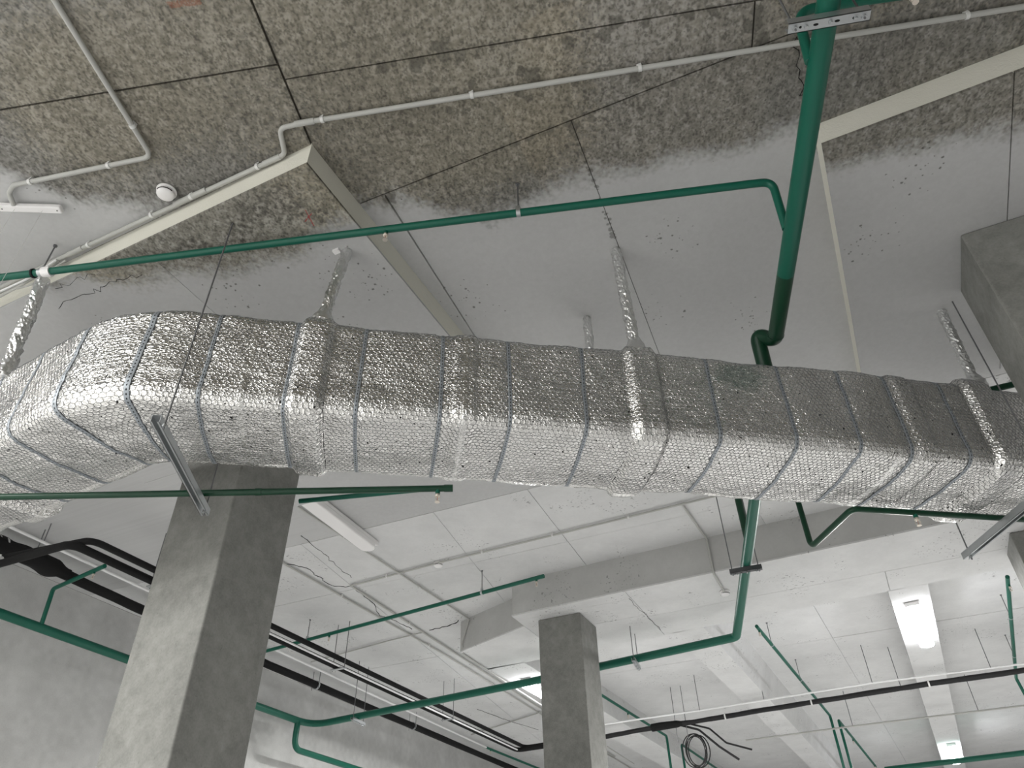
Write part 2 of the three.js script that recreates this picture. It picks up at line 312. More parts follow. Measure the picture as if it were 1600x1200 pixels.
// drop panels over the front columns
function dropPanel(name, x0, x1, z0, z1, y, pieces) {
  const g = structure(name);
  mesh('edge', boxUV(box(x0, x1, y + .014, H + .02, z1, z0)), M.cream, g);
  for (const p of pieces) mesh('soffit', prism(p, y, .016, nearUV), M.near, g);
  return g;
}
{
  const y = 4.83;
  let a = [[[-5.05, -1.59], [-1.87, -1.59], [-1.87, -4.4], [-5.05, -4.4]]];
  a = cut(a, [-3.05, -1.59], [-3.12, -4.4], .003); a = cut(a, [-5.05, -3.5], [-1.87, -3.5], .003);
  dropPanel('drop_panel_1', -5.05, -1.87, -1.59, -4.4, y, a);
  let b = [[[.52, -2.655], [3.2, -2.655], [3.2, -5.1], [.52, -5.1]]];
  b = cut(b, [1.383, -2.658], [1.389, -3.505], .006);
  dropPanel('drop_panel_2', .52, 3.2, -2.655, -5.1, y, b);
  // strip of board beside the first panel
  const s = structure('trim_1'); mesh('lip', prism([[-1.722, -2.03], [-1.708, -2.03], [-1.91, -4.5], [-1.924, -4.5]], 4.988, .03, nearUV), M.near, s);
}
// capital band and ribs over the rear columns
const tilt = (x, z) => x + .036 * (-8.4 - z);
{
  const y = 4.62, g = structure('trim_2');
  const plan = [[-4.47, -7.92], [-4.33, -7.85], [-3.40, -7.49], [-3.38, -7.13], [6, -6.86], [6, -8.1], [.76, -8.37], [-3.9, -8.62], [-4.47, -8.66]];
  // convex pieces of the soffit
  const pcs = [];
  let right = [[[-2.07, -7.085], [6, -6.86], [6, -8.1], [-2.07, -8.52]]];
  right = cut(right, [-1.14, -7.86], [.92, -7.83], .005); right = cut(right, [-.88, -7.9], [-.86, -8.5], .003, p => mid(p)[1] < -7.85 && mid(p)[0] < 0); right = cut(right, [.39, -7.9], [.40, -8.4], .005, p => mid(p)[1] < -7.7);
  let left = [[[-3.40, -7.15], [-2.075, -7.085], [-2.075, -8.52], [-3.40, -8.6]]];
  left = cut(left, [-3.4, -7.30], [-2.07, -7.30], .003); left = cut(left, [-3.4, -7.80], [-2.07, -7.81], .004, p => mid(p)[1] < -7.3);
  let far = [[[-4.47, -7.92], [-4.33, -7.85], [-3.405, -7.49], [-3.405, -8.6], [-4.47, -8.66]]];
  for (const p of [...right, ...left, ...far]) mesh('soffit', prism(p, y, .016, farUV), M.far, g);
  for (const p of [[[-3.38, -7.13], [6, -6.86], [6, -8.1], [-3.38, -8.6]], [[-4.47, -7.92], [-4.33, -7.85], [-3.38, -7.48], [-3.38, -8.6], [-4.47, -8.66]]])
    mesh('band', boxUV(prism(p, y + .014, H - y + .01, farUV), .25), M.beamGrey, g);
  const rib = (name, xa, xb, slope, z0, z1, xl = 0) => {
    const r = structure(name), pos = [], P = (x, yy, z) => [tilt(x, z), yy, z];
    const q = [[xa, y], [xb, y], [xb + slope, H + .02], [xa - xl, H + .02]];
    const F = [], quad = (a, b, c, d) => F.push(a, b, c, a, c, d);
    for (let i = 0; i < 4; i++) { const [x, yy] = q[i], [x2, y2] = q[(i + 1) % 4]; quad(P(x, yy, z0), P(x2, y2, z0), P(x2, y2, z1), P(x, yy, z1)); }
    quad(...q.map(([x, yy]) => P(x, yy, z0)).reverse()); quad(...q.map(([x, yy]) => P(x, yy, z1)));
    for (const v of F) pos.push(...v);
    const gg = new THREE.BufferGeometry(); gg.setAttribute('position', new THREE.Float32BufferAttribute(pos, 3)); gg.computeVertexNormals();
    mesh('rib', boxUV(gg, .25), M.far, r);
  };
  rib('ceiling_rib_1', .38, .765, 0, -8.38, -26.9);
  rib('ceiling_rib_2', -1.98, -1.61, .14, -8.5, -26.9);
  rib('ceiling_rib_3', -4.47, -3.95, 0, -8.62, -26.9, 0);
  rib('ceiling_rib_4', 2.6, 3.0, 0, -8.25, -26.9);
}
// ---------------------------------------------------------------- columns
function column(x, z, top, label) {
  const g = thing('concrete_column', label, 'column', 'square concrete columns', [x, 0, z]);
  const geo = new RoundedBoxGeometry(.5, top, .5, 2, .012); geo.translate(0, top / 2, 0);
  mesh('shaft', boxUV(geo, .5), M.column, g);
}
column(-3.35, -2.99, 4.829, 'wide grey concrete column below the foil duct at lower left');
column(-2.94, -7.64, 4.619, 'grey concrete column with a green pipe passing behind it');
column(1.40, -3.87, 4.829, 'concrete column cut by the right edge, above the duct');
column(1.72, -7.72, 4.619, 'dark concrete column at the right edge, below the duct');

// ---------------------------------------------------------------- the duct
const noise = new ImprovedNoise(), nz = (x, y, z) => noise.noise(x, y, z);
const ductPath = (() => {
  const pts = rounded([[-5.9, 0, -2.13], [-2.9, 0, -1.833], [.18, 0, -3.96], [3.4, 0, -6.375]], .55);
  const out = [pts[0]]; for (let i = 1; i < pts.length; i++) { const a = out[out.length - 1]; if (a.distanceTo(pts[i]) > 1e-4) out.push(pts[i]); }
  const len = [0]; for (let i = 1; i < out.length; i++) len.push(len[i - 1] + out[i].distanceTo(out[i - 1]));
  return { pts: out, len, total: len[len.length - 1] };
})();
function ductAt(s) {
  const { pts, len } = ductPath; let i = 1; while (i < len.length - 1 && len[i] < s) i++;
  const t = (s - len[i - 1]) / (len[i] - len[i - 1]), p = pts[i - 1].clone().lerp(pts[i], t);
  const dirAt = k => pts[Math.min(k + 1, pts.length - 1)].clone().sub(pts[Math.max(k - 1, 0)]).normalize();
  const d = dirAt(i - 1).lerp(dirAt(i), t); const seg = pts[i].clone().sub(pts[i - 1]).normalize(); if (len[i] - len[i - 1] > .4) { const e = Math.min(s - len[i - 1], len[i] - s); if (e > .1) d.copy(seg); else d.lerp(seg, e / .1); }
  d.normalize(); return { p, d, n: V(-d.z, 0, d.x) };       // n points to the near side
}
const SW = .30, SH = .286, SR = .075, YC = 3.65 + SH;
const FLAT_W = 2 * (SW - SR), FLAT_H = 2 * (SH - SR), ARC = SR * Math.PI / 2, PER = 2 * FLAT_W + 2 * FLAT_H + 4 * ARC;
function section(u) {        // u metres along the outline, from the far bottom corner: bottom, near side, top, far side
  const segs = [['b', FLAT_W], ['c0', ARC], ['n', FLAT_H], ['c1', ARC], ['t', FLAT_W], ['c2', ARC], ['f', FLAT_H], ['c3', ARC]];
  u = ((u % PER) + PER) % PER;
  for (const [k, l] of segs) {
    if (u > l) { u -= l; continue; }
    const a = u / SR;
    if (k === 'b') return [-SW + SR + u, -SH, 0, -1];
    if (k === 'n') return [SW, -SH + SR + u, 1, 0];
    if (k === 't') return [SW - SR - u, SH, 0, 1];
    if (k === 'f') return [-SW, SH - SR - u, -1, 0];
    const a0 = { c0: -Math.PI / 2, c1: 0, c2: Math.PI / 2, c3: Math.PI }[k] + a, cx = (k === 'c0' || k === 'c1') ? SW - SR : -SW + SR, cy = (k === 'c1' || k === 'c2') ? SH - SR : -SH + SR;
    return [cx + SR * Math.cos(a0), cy + SR * Math.sin(a0), Math.cos(a0), Math.sin(a0)];
  }
  return [-SW + SR, -SH, 0, -1];
}
// station along the duct of a point of its near lower edge
const stationOf = (x, z) => { let best = 0, bd = 9; for (let s = 0; s < ductPath.total; s += .01) { const { p, n } = ductAt(s), d = Math.hypot(p.x + n.x * SW - x, p.z + n.z * SW - z); if (d < bd) { bd = d; best = s; } } return best; };
const flanges = [[-2.04, -2.07, .032, .07], [-.66, -3.04, .034, .075], [.98, -4.2, .040, .08], [-4.05, -1.65, .038, .08], [-1.43, -2.50, .010, .05], [.60, -3.90, .012, .05]].map(([x, z, a, w]) => [stationOf(x, z), a, w]);
const strapS = [[-3.068, -1.551], [-2.70, -1.62], [-2.43, -1.794], [-2.118, -2.014], [-1.843, -2.206], [-1.522, -2.428], [-1.247, -2.628], [-.922, -2.857], [-.35, -3.245], [-.011, -3.472], [.294, -3.676], [.52, -3.84], [.80, -4.05], [-3.45, -1.585], [-3.8, -1.62]].map(([x, z]) => stationOf(x, z));
function swell(s, u) {
  let h = 0;
  for (const [c, a, w] of flanges) { const d = Math.abs(s - c) / w; h += a * (1 - sst(.75, 1.35, d)); }
  for (const c of strapS) h -= .006 * Math.exp(-(((s - c) / .022) ** 2));
  return h;
}
function relief(s, u) {
  const a = .010 * nz(s * 2.3, u * 2.3, 3.1) + .007 * nz(s * 6, u * 7, 7.7);
  const w = .0060 * (Math.abs(nz(s * 9, u * 19, 1.3)) - .2) + .0052 * (Math.abs(nz(s * 22 + 5, u * 30, 5.5)) - .2) + .0014 * nz(s * 60, u * 75, 9.1);
  const sag = u < FLAT_W ? .018 * Math.sin(Math.PI * u / FLAT_W) : 0;   // the slack under side
  return a + w + sag + swell(s, u);
}
function ductPoint(s, u, off = 0) {
  const { p, d, n } = ductAt(s), [a, b, na, nb] = section(u), h = relief(s, ((u % PER) + PER) % PER) + off;
  return V(p.x + n.x * (a + na * h), YC + b + nb * h, p.z + n.z * (a + na * h));
}
{
  const g = thing('ventilation_duct', 'large rectangular duct wrapped in crumpled silver foil and wire netting', 'duct');
  const S0 = 1.0, S1 = ductPath.total - .6, ds = .0105, du = PER / 216, ns = Math.round((S1 - S0) / ds), nu = 216;
  const pos = new Float32Array((ns + 1) * (nu + 1) * 3), uv = new Float32Array((ns + 1) * (nu + 1) * 2), idx = [];
  for (let i = 0; i <= ns; i++) for (let j = 0; j <= nu; j++) {
    const s = S0 + i * (S1 - S0) / ns, u = j * du, q = ductPoint(s, j === nu ? 0 : u), k = i * (nu + 1) + j;
    pos[k * 3] = q.x; pos[k * 3 + 1] = q.y; pos[k * 3 + 2] = q.z; uv[k * 2] = s / TU; uv[k * 2 + 1] = u / TV;
    if (i < ns && j < nu) idx.push(k, k + 1, k + nu + 1, k + 1, k + nu + 2, k + nu + 1);
  }
  const geo = new THREE.BufferGeometry(); geo.setAttribute('position', new THREE.BufferAttribute(pos, 3)); geo.setAttribute('uv', new THREE.BufferAttribute(uv, 2)); geo.setIndex(idx); geo.computeVertexNormals();
  mesh('foil_wrap', geo, M.foil, g);
  // hexagonal netting: thin wires on the bottom, near side and near part of the top
  const wp = [], wi = [], uMax = FLAT_W + 2 * ARC + FLAT_H + .12, sA = 1.6, sB = ductPath.total - 1.5;
  const memo = new Map(), at = (cx, cy) => { const key = Math.round(cx * 6) * 100000 + Math.round(cy * 6); let v = memo.get(key); if (!v) { const s = cx * HEXW + .004 * nz(cx * .09, cy * .09, 2), u = cy * HEXH + .004 * nz(cx * .09, cy * .09, 8); v = [ductPoint(s, u, .0012), ductPoint(s, u, .02)]; v[1].sub(v[0]).normalize(); memo.set(key, v); } return v; };
  const wire = (a, b) => {
    const [p, n] = at(...a), [q] = at(...b), t = q.clone().sub(p).normalize(), w = t.clone().cross(n).normalize(), r = .00085, k = wp.length / 3;
    for (const c of [p, q]) for (const [x, y] of [[r, 0], [-r * .5, r * .87], [-r * .5, -r * .87]]) wp.push(c.x + n.x * x + w.x * y, c.y + n.y * x + w.y * y, c.z + n.z * x + w.z * y);
    for (let e = 0; e < 3; e++) { const f = (e + 1) % 3; wi.push(k + e, k + f, k + 3 + e, k + f, k + 3 + f, k + 3 + e); }
  };
  for (let r = 0; r * HEXH < uMax; r++) for (let c = Math.floor(sA / HEXW); c * HEXW < sB; c++) {
    const x = c + (r % 2 ? .5 : 0), top = [x, r + 2 / 3], ur = [x + .5, r + 1 / 3], lr = [x + .5, r - 1 / 3], ul = [x - .5, r + 1 / 3];
    wire(top, ur); wire(top, ul); if (r) wire(ur, lr);
  }
  const wg = new THREE.BufferGeometry(); wg.setAttribute('position', new THREE.Float32BufferAttribute(wp, 3)); wg.setIndex(wi); wg.computeVertexNormals();
  mesh('wire_netting', wg, M.wire, g).userData.kind = 'stuff';
  // perforated metal straps
  for (const c of strapS) {
    const sp = [], su = [], si = [], n = 120, wig = rr(-.012, .012);
    for (let j = 0; j <= n; j++) {
      const u = j / n * PER, s0 = c + wig * Math.sin(u / PER * 6.28);
      for (const [k, ds, off] of [[0, -.0088, .002], [1, -.0084, .0055], [2, .0084, .0055], [3, .0088, .002]]) { const q = ductPoint(s0 + ds, j === n ? 0 : u, off - (relief(s0 + ds, u) - relief(s0, u)) * .7); sp.push(q.x, q.y, q.z); su.push([0, .02, .98, 1][k], u / .042); }
      if (j < n) for (let k = 0; k < 3; k++) { const a = j * 4 + k; si.push(a, a + 4, a + 1, a + 1, a + 4, a + 5); }
    }
    const sg = new THREE.BufferGeometry(); sg.setAttribute('position', new THREE.Float32BufferAttribute(sp, 3)); sg.setAttribute('uv', new THREE.Float32BufferAttribute(su, 2)); sg.setIndex(si); sg.computeVertexNormals();
    mesh('strap', sg, M.strap, g);
  }
  // bands of smooth foil tape over the seams
  for (const [x, z] of [[-1.43, -2.50], [-2.28, -1.90], [.47, -3.80]]) {
    const c = stationOf(x, z), sp = [], su = [], si = [], n = 200, w = .020;
    for (let j = 0; j <= n; j++) {
      const u = j / n * PER;
      [-w, -w * .33, w * .33, w].forEach((d, k) => { const q = ductPoint(c + d, j === n ? 0 : u, [.0006, .0022, .0022, .0006][k]); sp.push(q.x, q.y, q.z); su.push((c + d) / TU, u / TV); });
      if (j < n) for (let k = 0; k < 3; k++) { const a = j * 4 + k; si.push(a, a + 4, a + 1, a + 1, a + 4, a + 5); }
    }
    const tg = new THREE.BufferGeometry(); tg.setAttribute('position', new THREE.Float32BufferAttribute(sp, 3)); tg.setAttribute('uv', new THREE.Float32BufferAttribute(su, 2)); tg.setIndex(si); tg.computeVertexNormals();
    mesh('foil_tape', tg, M.tape, g);
  }
  // dark pins pushed through the foil, and the open seams beside the flanges
  const pins = [];
  for (let i = 0; i < 520; i++) {
    const low = rnd() < .72, u = low ? rr(.0, FLAT_W + ARC * .7) : rr(FLAT_W + ARC, FLAT_W + ARC + FLAT_H), s = rr(1.8, ductPath.total - 2.0), q = ductPoint(s, u, .0005), w = ductPoint(s, u, .02).sub(q).normalize();
    const c = new THREE.ConeGeometry(rr(.0035, .0085), .004, 5); c.scale(1, 1, rr(.5, 1.6)); c.applyQuaternion(new THREE.Quaternion().setFromUnitVectors(V(0, 1, 0), w)); c.translate(q.x, q.y, q.z); pins.push(c);
  }
  mesh('fixing_pins', mergeGeometries(pins), M.dark, g).userData.kind = 'stuff';
  // green paint overspray by the main pipe and sooty dirt at the low right edge
  const film = (name, x, z, s0, s1, u0, u1, mat) => {
    const c = stationOf(x, z), a = 46, b = 30, fp = [], fu = [], fi = [];
    for (let i = 0; i <= a; i++) for (let j = 0; j <= b; j++) { const q = ductPoint(c + s0 + (s1 - s0) * i / a, u0 + (u1 - u0) * j / b, .0026); fp.push(q.x, q.y, q.z); fu.push(i / a, j / b); if (i < a && j < b) { const k = i * (b + 1) + j; fi.push(k, k + 1, k + b + 1, k + 1, k + b + 2, k + b + 1); } }
    const fg = new THREE.BufferGeometry(); fg.setAttribute('position', new THREE.Float32BufferAttribute(fp, 3)); fg.setAttribute('uv', new THREE.Float32BufferAttribute(fu, 2)); fg.setIndex(fi); fg.computeVertexNormals(); mesh(name, fg, mat, g);
  };
  const spray = (k, t0) => greyTexture(256, 256, (i, j) => { const r = Math.hypot((i - 128) / 118, (j - 128) / 118), n = N64(i / 12 + k, j / 12) * .5 + N256(i / 4, j / 4 + k) * .5; return .5 * sst(t0, t0 + .45, n * 1.15 - .75 * r * r) * (.25 + .75 * sst(.45, .6, N256(i / 2 + k, j / 2))); });
  const T0 = FLAT_W + ARC + FLAT_H;
  film('paint_overspray', -.17, -3.36, -.26, .20, T0 - .22, T0 + .07, std({ color: new THREE.Color().setRGB(.16, .26, .22), roughness: .6, metalness: .3, alphaMap: spray(3, .12), transparent: true }));
  film('dirt', .55, -3.86, -.34, .34, .02, .17, std({ color: 0x262524, roughness: .9, alphaMap: spray(17, .16), transparent: true }));
  for (const [ci, side_] of [[0, 1], [1, 1], [1, -1], [2, -1], [3, 1]]) {
    const [c, , w] = flanges[ci], P = []; for (let u = .02; u < FLAT_W + ARC * .8; u += .02) P.push(ductPoint(c + side_ * w * (1.25 + .12 * nz(u * 12, ci, 2)), u, -.001));
    mesh('open_seam', sweepPts(P, L => .0018 + .0016 * Math.abs(nz(L * 14, ci, 1)), 6), M.dark, g);
  }
}
// foil wrapped hanger drops
const wrapLabels = ['foil-wrapped hanger drop at the left edge, below the green pipe tie', 'foil-wrapped hanger drop between the two thin pipes, left of centre', 'tall foil-wrapped hanger drop entering the middle of the duct', 'foil-wrapped hanger drop beside the right-hand concrete column', 'short foil-wrapped stub hanging behind the middle of the duct'];
[[-3.73, 4.82, -1.53, -3.80, 4.15, -1.62, .034], [-2.03, 4.83, -2.16, -2.06, 4.22, -2.10, .027], [-.686, 5.0, -3.00, -.67, 4.20, -3.05, .030], [1.04, 4.83, -4.27, 1.02, 4.2, -4.25, .027], [-1.06, 5.0, -3.48, -1.06, 4.21, -3.50, .026]].forEach(([x, y, z, x2, y2, z2, r], i) => {
  const g = thing('wrapped_hanger', wrapLabels[i], 'hanger', 'foil-wrapped hangers of the duct');
  const P = []; for (let k = 0; k <= 110; k++) { const t = k / 110; P.push(V(x + (x2 - x) * t + .006 * nz(t * 4, i, 1), y + (y2 - y) * t, z + (z2 - z) * t + .006 * nz(t * 4, i, 5))); }
  const L = Math.hypot(y - y2, x - x2);
  mesh('foil_sleeve', shaded(sweepPts(P, (l, a) => r * (1 + .22 * nz(l * 22, Math.cos(a) * 2, Math.sin(a) * 2 + i) + .30 * nz(l * 55, Math.cos(a) * 4, Math.sin(a) * 4)) +   .03 * sst(L - .12, L, l), 36)), M.foilHanger, g);
});

// ---------------------------------------------------------------- trapeze rails under the duct
function trapeze(label, a, b, y, topY, rods) {
  const g = thing('trapeze_rail', label, 'support rail', 'slotted rails under the duct');
  const dx = b[0] - a[0], dz = b[1] - a[1], L = Math.hypot(dx, dz), c = [(a[0] + b[0]) / 2, y, (a[1] + b[1]) / 2];
  const web = mergeGeometries([box(-L / 2, L / 2, .018, .0205, -.0205, .0205), box(-L / 2, L / 2, -.0205, .0205, -.0205, -.018), box(-L / 2, L / 2, -.0205, .0205, .018, .0205), box(-L / 2, L / 2, -.0205, -.018, -.0205, -.011), box(-L / 2, L / 2, -.0205, -.018, .011, .0205)].map(q => boxUV(q)));
  mesh('channel', oriented(web, c, [dx, dz]), M.steel, g);
  for (const [x, z, yt] of rods) { mesh('rod', cyl([x, y - .045, z], [x, yt, z], .0042, 8), M.rod, g); mesh('nut', cyl([x, y - .034, z], [x, y - .021, z], .010, 6), M.steel, g); }
}
trapeze('steel channel rail on rods under the duct, in front of the left column', [-2.50, -1.685], [-2.92, -2.42], 3.50, 4.83, [[-2.473, -1.717, 4.83], [-2.88, -2.38, 4.83]]);
trapeze('steel channel rail under the right end of the duct', [1.13, -4.13], [.70, -4.93], 3.50, 4.83, [[1.105, -4.20, 4.83], [.72, -4.88, 4.83]]);

// ---------------------------------------------------------------- sprinkler pipes
const headGeo = (() => {
  const p = (a, b) => new THREE.Vector2(a, b);
  const body = new THREE.LatheGeometry([p(0, 0), p(.011, 0), p(.011, -.012), p(.014, -.013), p(.014, -.019), p(.007, -.022), p(0, -.022)], 12);
  const arm = s => { const t = sweepPts([V(s * .008, -.02, 0), V(s * .0125, -.030, 0), V(s * .0115, -.041, 0), V(s * .003, -.049, 0)], .0022, 6); return t; };
  const plate = new THREE.CylinderGeometry(.0135, .0135, .002, 14); plate.translate(0, -.052, 0);
  const strip = g => { const n = g.index ? g.toNonIndexed() : g; return n; };
  return { frame: mergeGeometries([body, arm(1), arm(-1), plate].map(strip)), bulb: (() => { const c = new THREE.CylinderGeometry(.002, .002, .026, 6); c.translate(0, -.034, 0); return c; })() };
})();
function head(parent, x, y, z, k = 1, mat = M.green) {
  mesh('outlet', cyl([x, y + .004, z], [x, y - .022 * k, z], .0125 * k, 10), mat, parent);
  const h = mesh('sprinkler_head', headGeo.frame.clone().scale(k, k, k).translate(x, y - .018 * k, z), M.brass, parent);
  mesh('bulb', headGeo.bulb.clone().scale(k, k, k).translate(x, y - .018 * k, z), M.bulb, h);
}
function ringAround(name, a, b, t, r, w, mat, parent) {       // band around a straight pipe piece at fraction t
  const p = V(...a).lerp(V(...b), t), d = V(...b).sub(V(...a)).normalize();
  return mesh(name, sweepPts([p.clone().addScaledVector(d, -w / 2), p.clone().addScaledVector(d, w / 2)], r, 14), mat, parent);
}
function clevis(label, a, b, t, pr, topY, group = 'pipe hangers on threaded rods') {       // rod with a ring
  const p = V(...a).lerp(V(...b), t), g = thing('pipe_hanger', label, 'pipe hanger', group);
  ringAround('clamp_ring', a, b, t, pr + .003, .022, M.steel, g);
  mesh('clamp_nut', box(p.x - .012, p.x + .012, p.y + pr, p.y + pr + .026, p.z - .012, p.z + .012), M.steel, g);
  mesh('rod', cyl([p.x, p.y + pr + .01, p.z], [p.x, topY, p.z], .0045, 8), M.rod, g);
  mesh('anchor', cyl([p.x, topY - .008, p.z], [p.x, topY, p.z], .012, 8), M.rod, g);
}
// main pipe above the duct
{
  const g = thing('water_main', 'thick green pipe crossing above the duct, bending down behind it', 'pipe');
  const y1 = 4.47, y2 = 4.305, r = .0445;
  const dirC = [-.2726, -.9621], e = [.030, -3.62], up = k => [e[0] - dirC[0] * k, y1, e[1] - dirC[1] * k];
  mesh('upper_run', tube([up(4.6), up(.55)], r, 0, 28), M.green, g);
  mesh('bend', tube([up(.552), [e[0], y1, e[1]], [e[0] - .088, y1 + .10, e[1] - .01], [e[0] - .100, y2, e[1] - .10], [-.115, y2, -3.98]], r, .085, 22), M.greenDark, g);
  mesh('lower_run', tube([[-.115, y2, -3.98], [-1.20, y2, -8.06], [-3.80, y2, -8.42]], r, .10, 20), M.green, g);
  mesh('wall_run', tube([[-3.79, y2, -8.419], [-7.30, y2, -8.76], [-7.26, y2, -2.2]], r, .30, 20), M.green, g);
  const w = (p, q) => ringAround('weld', p, q, .5, r + .0022, .006, M.greenDark, g);
  w([e[0] - dirC[0] * .06, y1, e[1] - dirC[1] * .06], [e[0] - dirC[0] * .05, y1, e[1] - dirC[1] * .05]);
  // drop off the wall run
  mesh('drop_leg', tube([[-7.29, y2, -8.45], [-7.31, y2 - .35, -8.47], [-7.45, y2 - .36, -20]], .040, .16, 18), M.green, g);
  mesh('riser', cyl([-.62, y2, -5.85], [-.62, 4.98, -5.85], .030, 14), M.greenDark, g);
}
// ceiling trapeze of the main pipe
function strut(label, c, dir, L, rods, yTop, mat = M.steel, bolts = true) {
  const g = thing('strut_hanger', label, 'pipe support', 'slotted strut hangers of the green pipes');
  const web = mergeGeometries([box(-L / 2, L / 2, -.018, .020, .018, .021), box(-L / 2, L / 2, -.018, -.015, -.021, .021), box(-L / 2, L / 2, -.018, .020, -.021, -.018)].map(q => boxUV(q)));
  mesh('channel', oriented(web, c, dir), mat, g);
  const slots = [-.35, -.16, .10, .30].map((t, i) => { const s = new THREE.CylinderGeometry(.005, .005, .0048, 10); if (i === 1 || i === 2) s.scale(2, 1, 1); s.translate(t * L, -.0165, 0); return s; });
  for (const q of slots) mesh('slot', oriented(q, c, dir), M.dark, g);
  const u = [dir[0] / Math.hypot(...dir), dir[1] / Math.hypot(...dir)];
  for (const t of rods) {
    const x = c[0] + u[0] * t * L, z = c[2] + u[1] * t * L;
    mesh('rod', cyl([x, c[1] - .035, z], [x, yTop, z], .0045, 8), M.rod, g);
    if (bolts) mesh('nut', cyl([x, c[1] - .03, z], [x, c[1] - .018, z], .011, 6), M.steel, g);
  }
  if (bolts) for (const t of [-.28, .02, .32]) { const b = new THREE.CylinderGeometry(.008, .008, .016, 6); b.translate(t * L, -.024, 0); mesh('bolt', oriented(b, c, dir), M.steel, g); }
}
strut('slotted steel bracket with bolts under the thick pipe, top right', [.545, 4.405, -1.745], [.962, -.2726], .30, [-.42, .42], 5.0);
strut('grey strut hanger under the green pipe below the duct', [-.735, 4.24, -6.24], [.99, -.06], .27, [-.42, .40], 5.0, M.darkSteel);
strut('small strut hanger on the green pipe right of the middle column', [-2.36, 4.24, -8.19], [-.04, -.35], .34, [-.40, .40], 4.62);
strut('small strut hanger on the green pipe near the left wall', [-6.45, 4.24, -8.68], [-.04, -.35], .34, [-.40, .40], 5.0);

function branch(label, parts, heads = [], name = 'sprinkler_pipe') {
  const g = thing(name, label, 'pipe', 'green sprinkler pipes');
  for (const [n, pts, r, f, m] of parts) mesh(n, tube(pts, r, f, 14), m || M.green, g);
  for (const [x, y, z, k] of heads) head(g, x, y, z, k || 1);
  return g;
}
const bD0 = [-4.6, 4.75, -1.15], bD1 = [.135, 4.75, -2.662];
branch('thin green pipe crossing the ceiling above the duct, joining the thick pipe', [['pipe', [bD0, bD1, [.245, 4.75, -2.70], [.235, 4.47, -2.78]], .0212, .09]], [[-1.70, 4.735, -2.076]]);
branch('short green branch curving off the thick pipe at the top edge', [['pipe', [[2.4, 4.75, -2.46], [.50, 4.75, -1.86], [.47, 4.47, -1.93]], .0212, .09]], [[.93, 4.735, -1.99]]);
clevis('threaded rod and ring clamp holding the thin pipe, upper middle', bD0, bD1, .758, .0212, 5.0);
{
  const g = clevis; const t = .205;
  clevis('rod holding the thin pipe at the left edge, beside a white tie', bD0, bD1, t, .0212, 4.98);
  const w = thing('pipe_tie', 'white tape band around the thin green pipe near the left edge', 'tie'); ringAround('band', bD0, bD1, .213, .030, .05, M.plastic, w); ringAround('buckle', bD0, bD1, .196, .028, .012, M.dark, w);
}
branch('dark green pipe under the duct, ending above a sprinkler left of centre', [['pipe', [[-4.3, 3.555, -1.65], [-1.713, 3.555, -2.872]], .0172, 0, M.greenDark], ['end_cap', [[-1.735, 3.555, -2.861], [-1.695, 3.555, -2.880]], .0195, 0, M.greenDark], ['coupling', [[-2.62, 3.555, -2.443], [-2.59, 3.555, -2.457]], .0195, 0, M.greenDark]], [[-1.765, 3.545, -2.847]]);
branch('green pipe glimpsed behind the left column, under the duct', [['pipe', [[-3.30, 4.2, -3.49], [-2.38, 4.2, -3.77]], .0172, 0]]);
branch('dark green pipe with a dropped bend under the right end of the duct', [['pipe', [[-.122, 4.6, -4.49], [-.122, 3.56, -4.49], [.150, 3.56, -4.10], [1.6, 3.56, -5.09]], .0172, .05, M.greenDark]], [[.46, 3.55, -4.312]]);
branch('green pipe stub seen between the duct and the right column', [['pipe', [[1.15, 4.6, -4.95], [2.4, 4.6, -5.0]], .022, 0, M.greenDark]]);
const s0 = [-7.2, 4.75, -7.09], s1 = [-2.77, 4.75, -6.615];
branch('thin green pipe along the pale ceiling, ending beside the middle column', [['pipe', [s0, s1], .0212, 0]], [[-2.86, 4.735, -6.625], [-5.7, 4.735, -6.93]]);
clevis('rod and clamp on the thin green pipe left of the middle column', s0, s1, .828, .0212, 5.0);
clevis('rod and clamp on the thin green pipe beside the left column', s0, s1, .257, .0212, 5.0);
branch('green riser and short arm with sprinkler on the left wall run', [['pipe', [[-7.25, 4.33, -4.45], [-7.25, 4.69, -4.43], [-6.36, 4.69, -4.29]], .0212, .04]], [[-6.52, 4.675, -4.315]]);
const q0 = [-1.09, 4.72, -9.05], q1 = [-.83, 4.72, -13.73];
branch('long thin green pipe in the far bay, dropping at its end', [['pipe', [q0, q1, [-.83, 3.2, -13.75]], .0212, .05]], [[-1.085, 4.705, -9.16]]);
clevis('first rod clamp on the far bay green pipe', q0, q1, .16, .0212, 5.0);
clevis('second rod clamp on the far bay green pipe, by the black cable', q0, q1, .52, .0212, 5.0);
branch('green pipe rising in the far bay and running away to a sprinkler', [['pipe', [[-.74, 3.2, -14.09], [-.74, 4.72, -14.09], [-.50, 4.72, -18.4]], .0212, .05]], [[-.51, 4.705, -18.2], [-.67, 4.705, -15.6]]);
branch('green pipe right of the middle column, bending down behind the cable', [['pipe', [[-3.75, 4.72, -9.6], [-3.56, 4.72, -13.7], [-3.56, 3.2, -13.72]], .0212, .06]], [[-3.66, 4.705, -11.9]]);
branch('green pipe rising behind the cable coil and running away', [['pipe', [[-3.5, 3.2, -14.44], [-3.5, 4.72, -14.44], [-3.40, 4.72, -18.5]], .0212, .06]], [[-3.46, 4.705, -16.2]]);
const w0 = [1.55, 4.72, -8.86], w1 = [1.82, 4.72, -12.96];
branch('green pipe at the far right, coming down past the cables', [['pipe', [w0, w1, [1.95, 4.0, -13.3]], .0212, .06]], [[1.565, 4.705, -9.05]]);
clevis('rod clamp near the start of the far right green pipe', w0, w1, .33, .0212, 5.0);
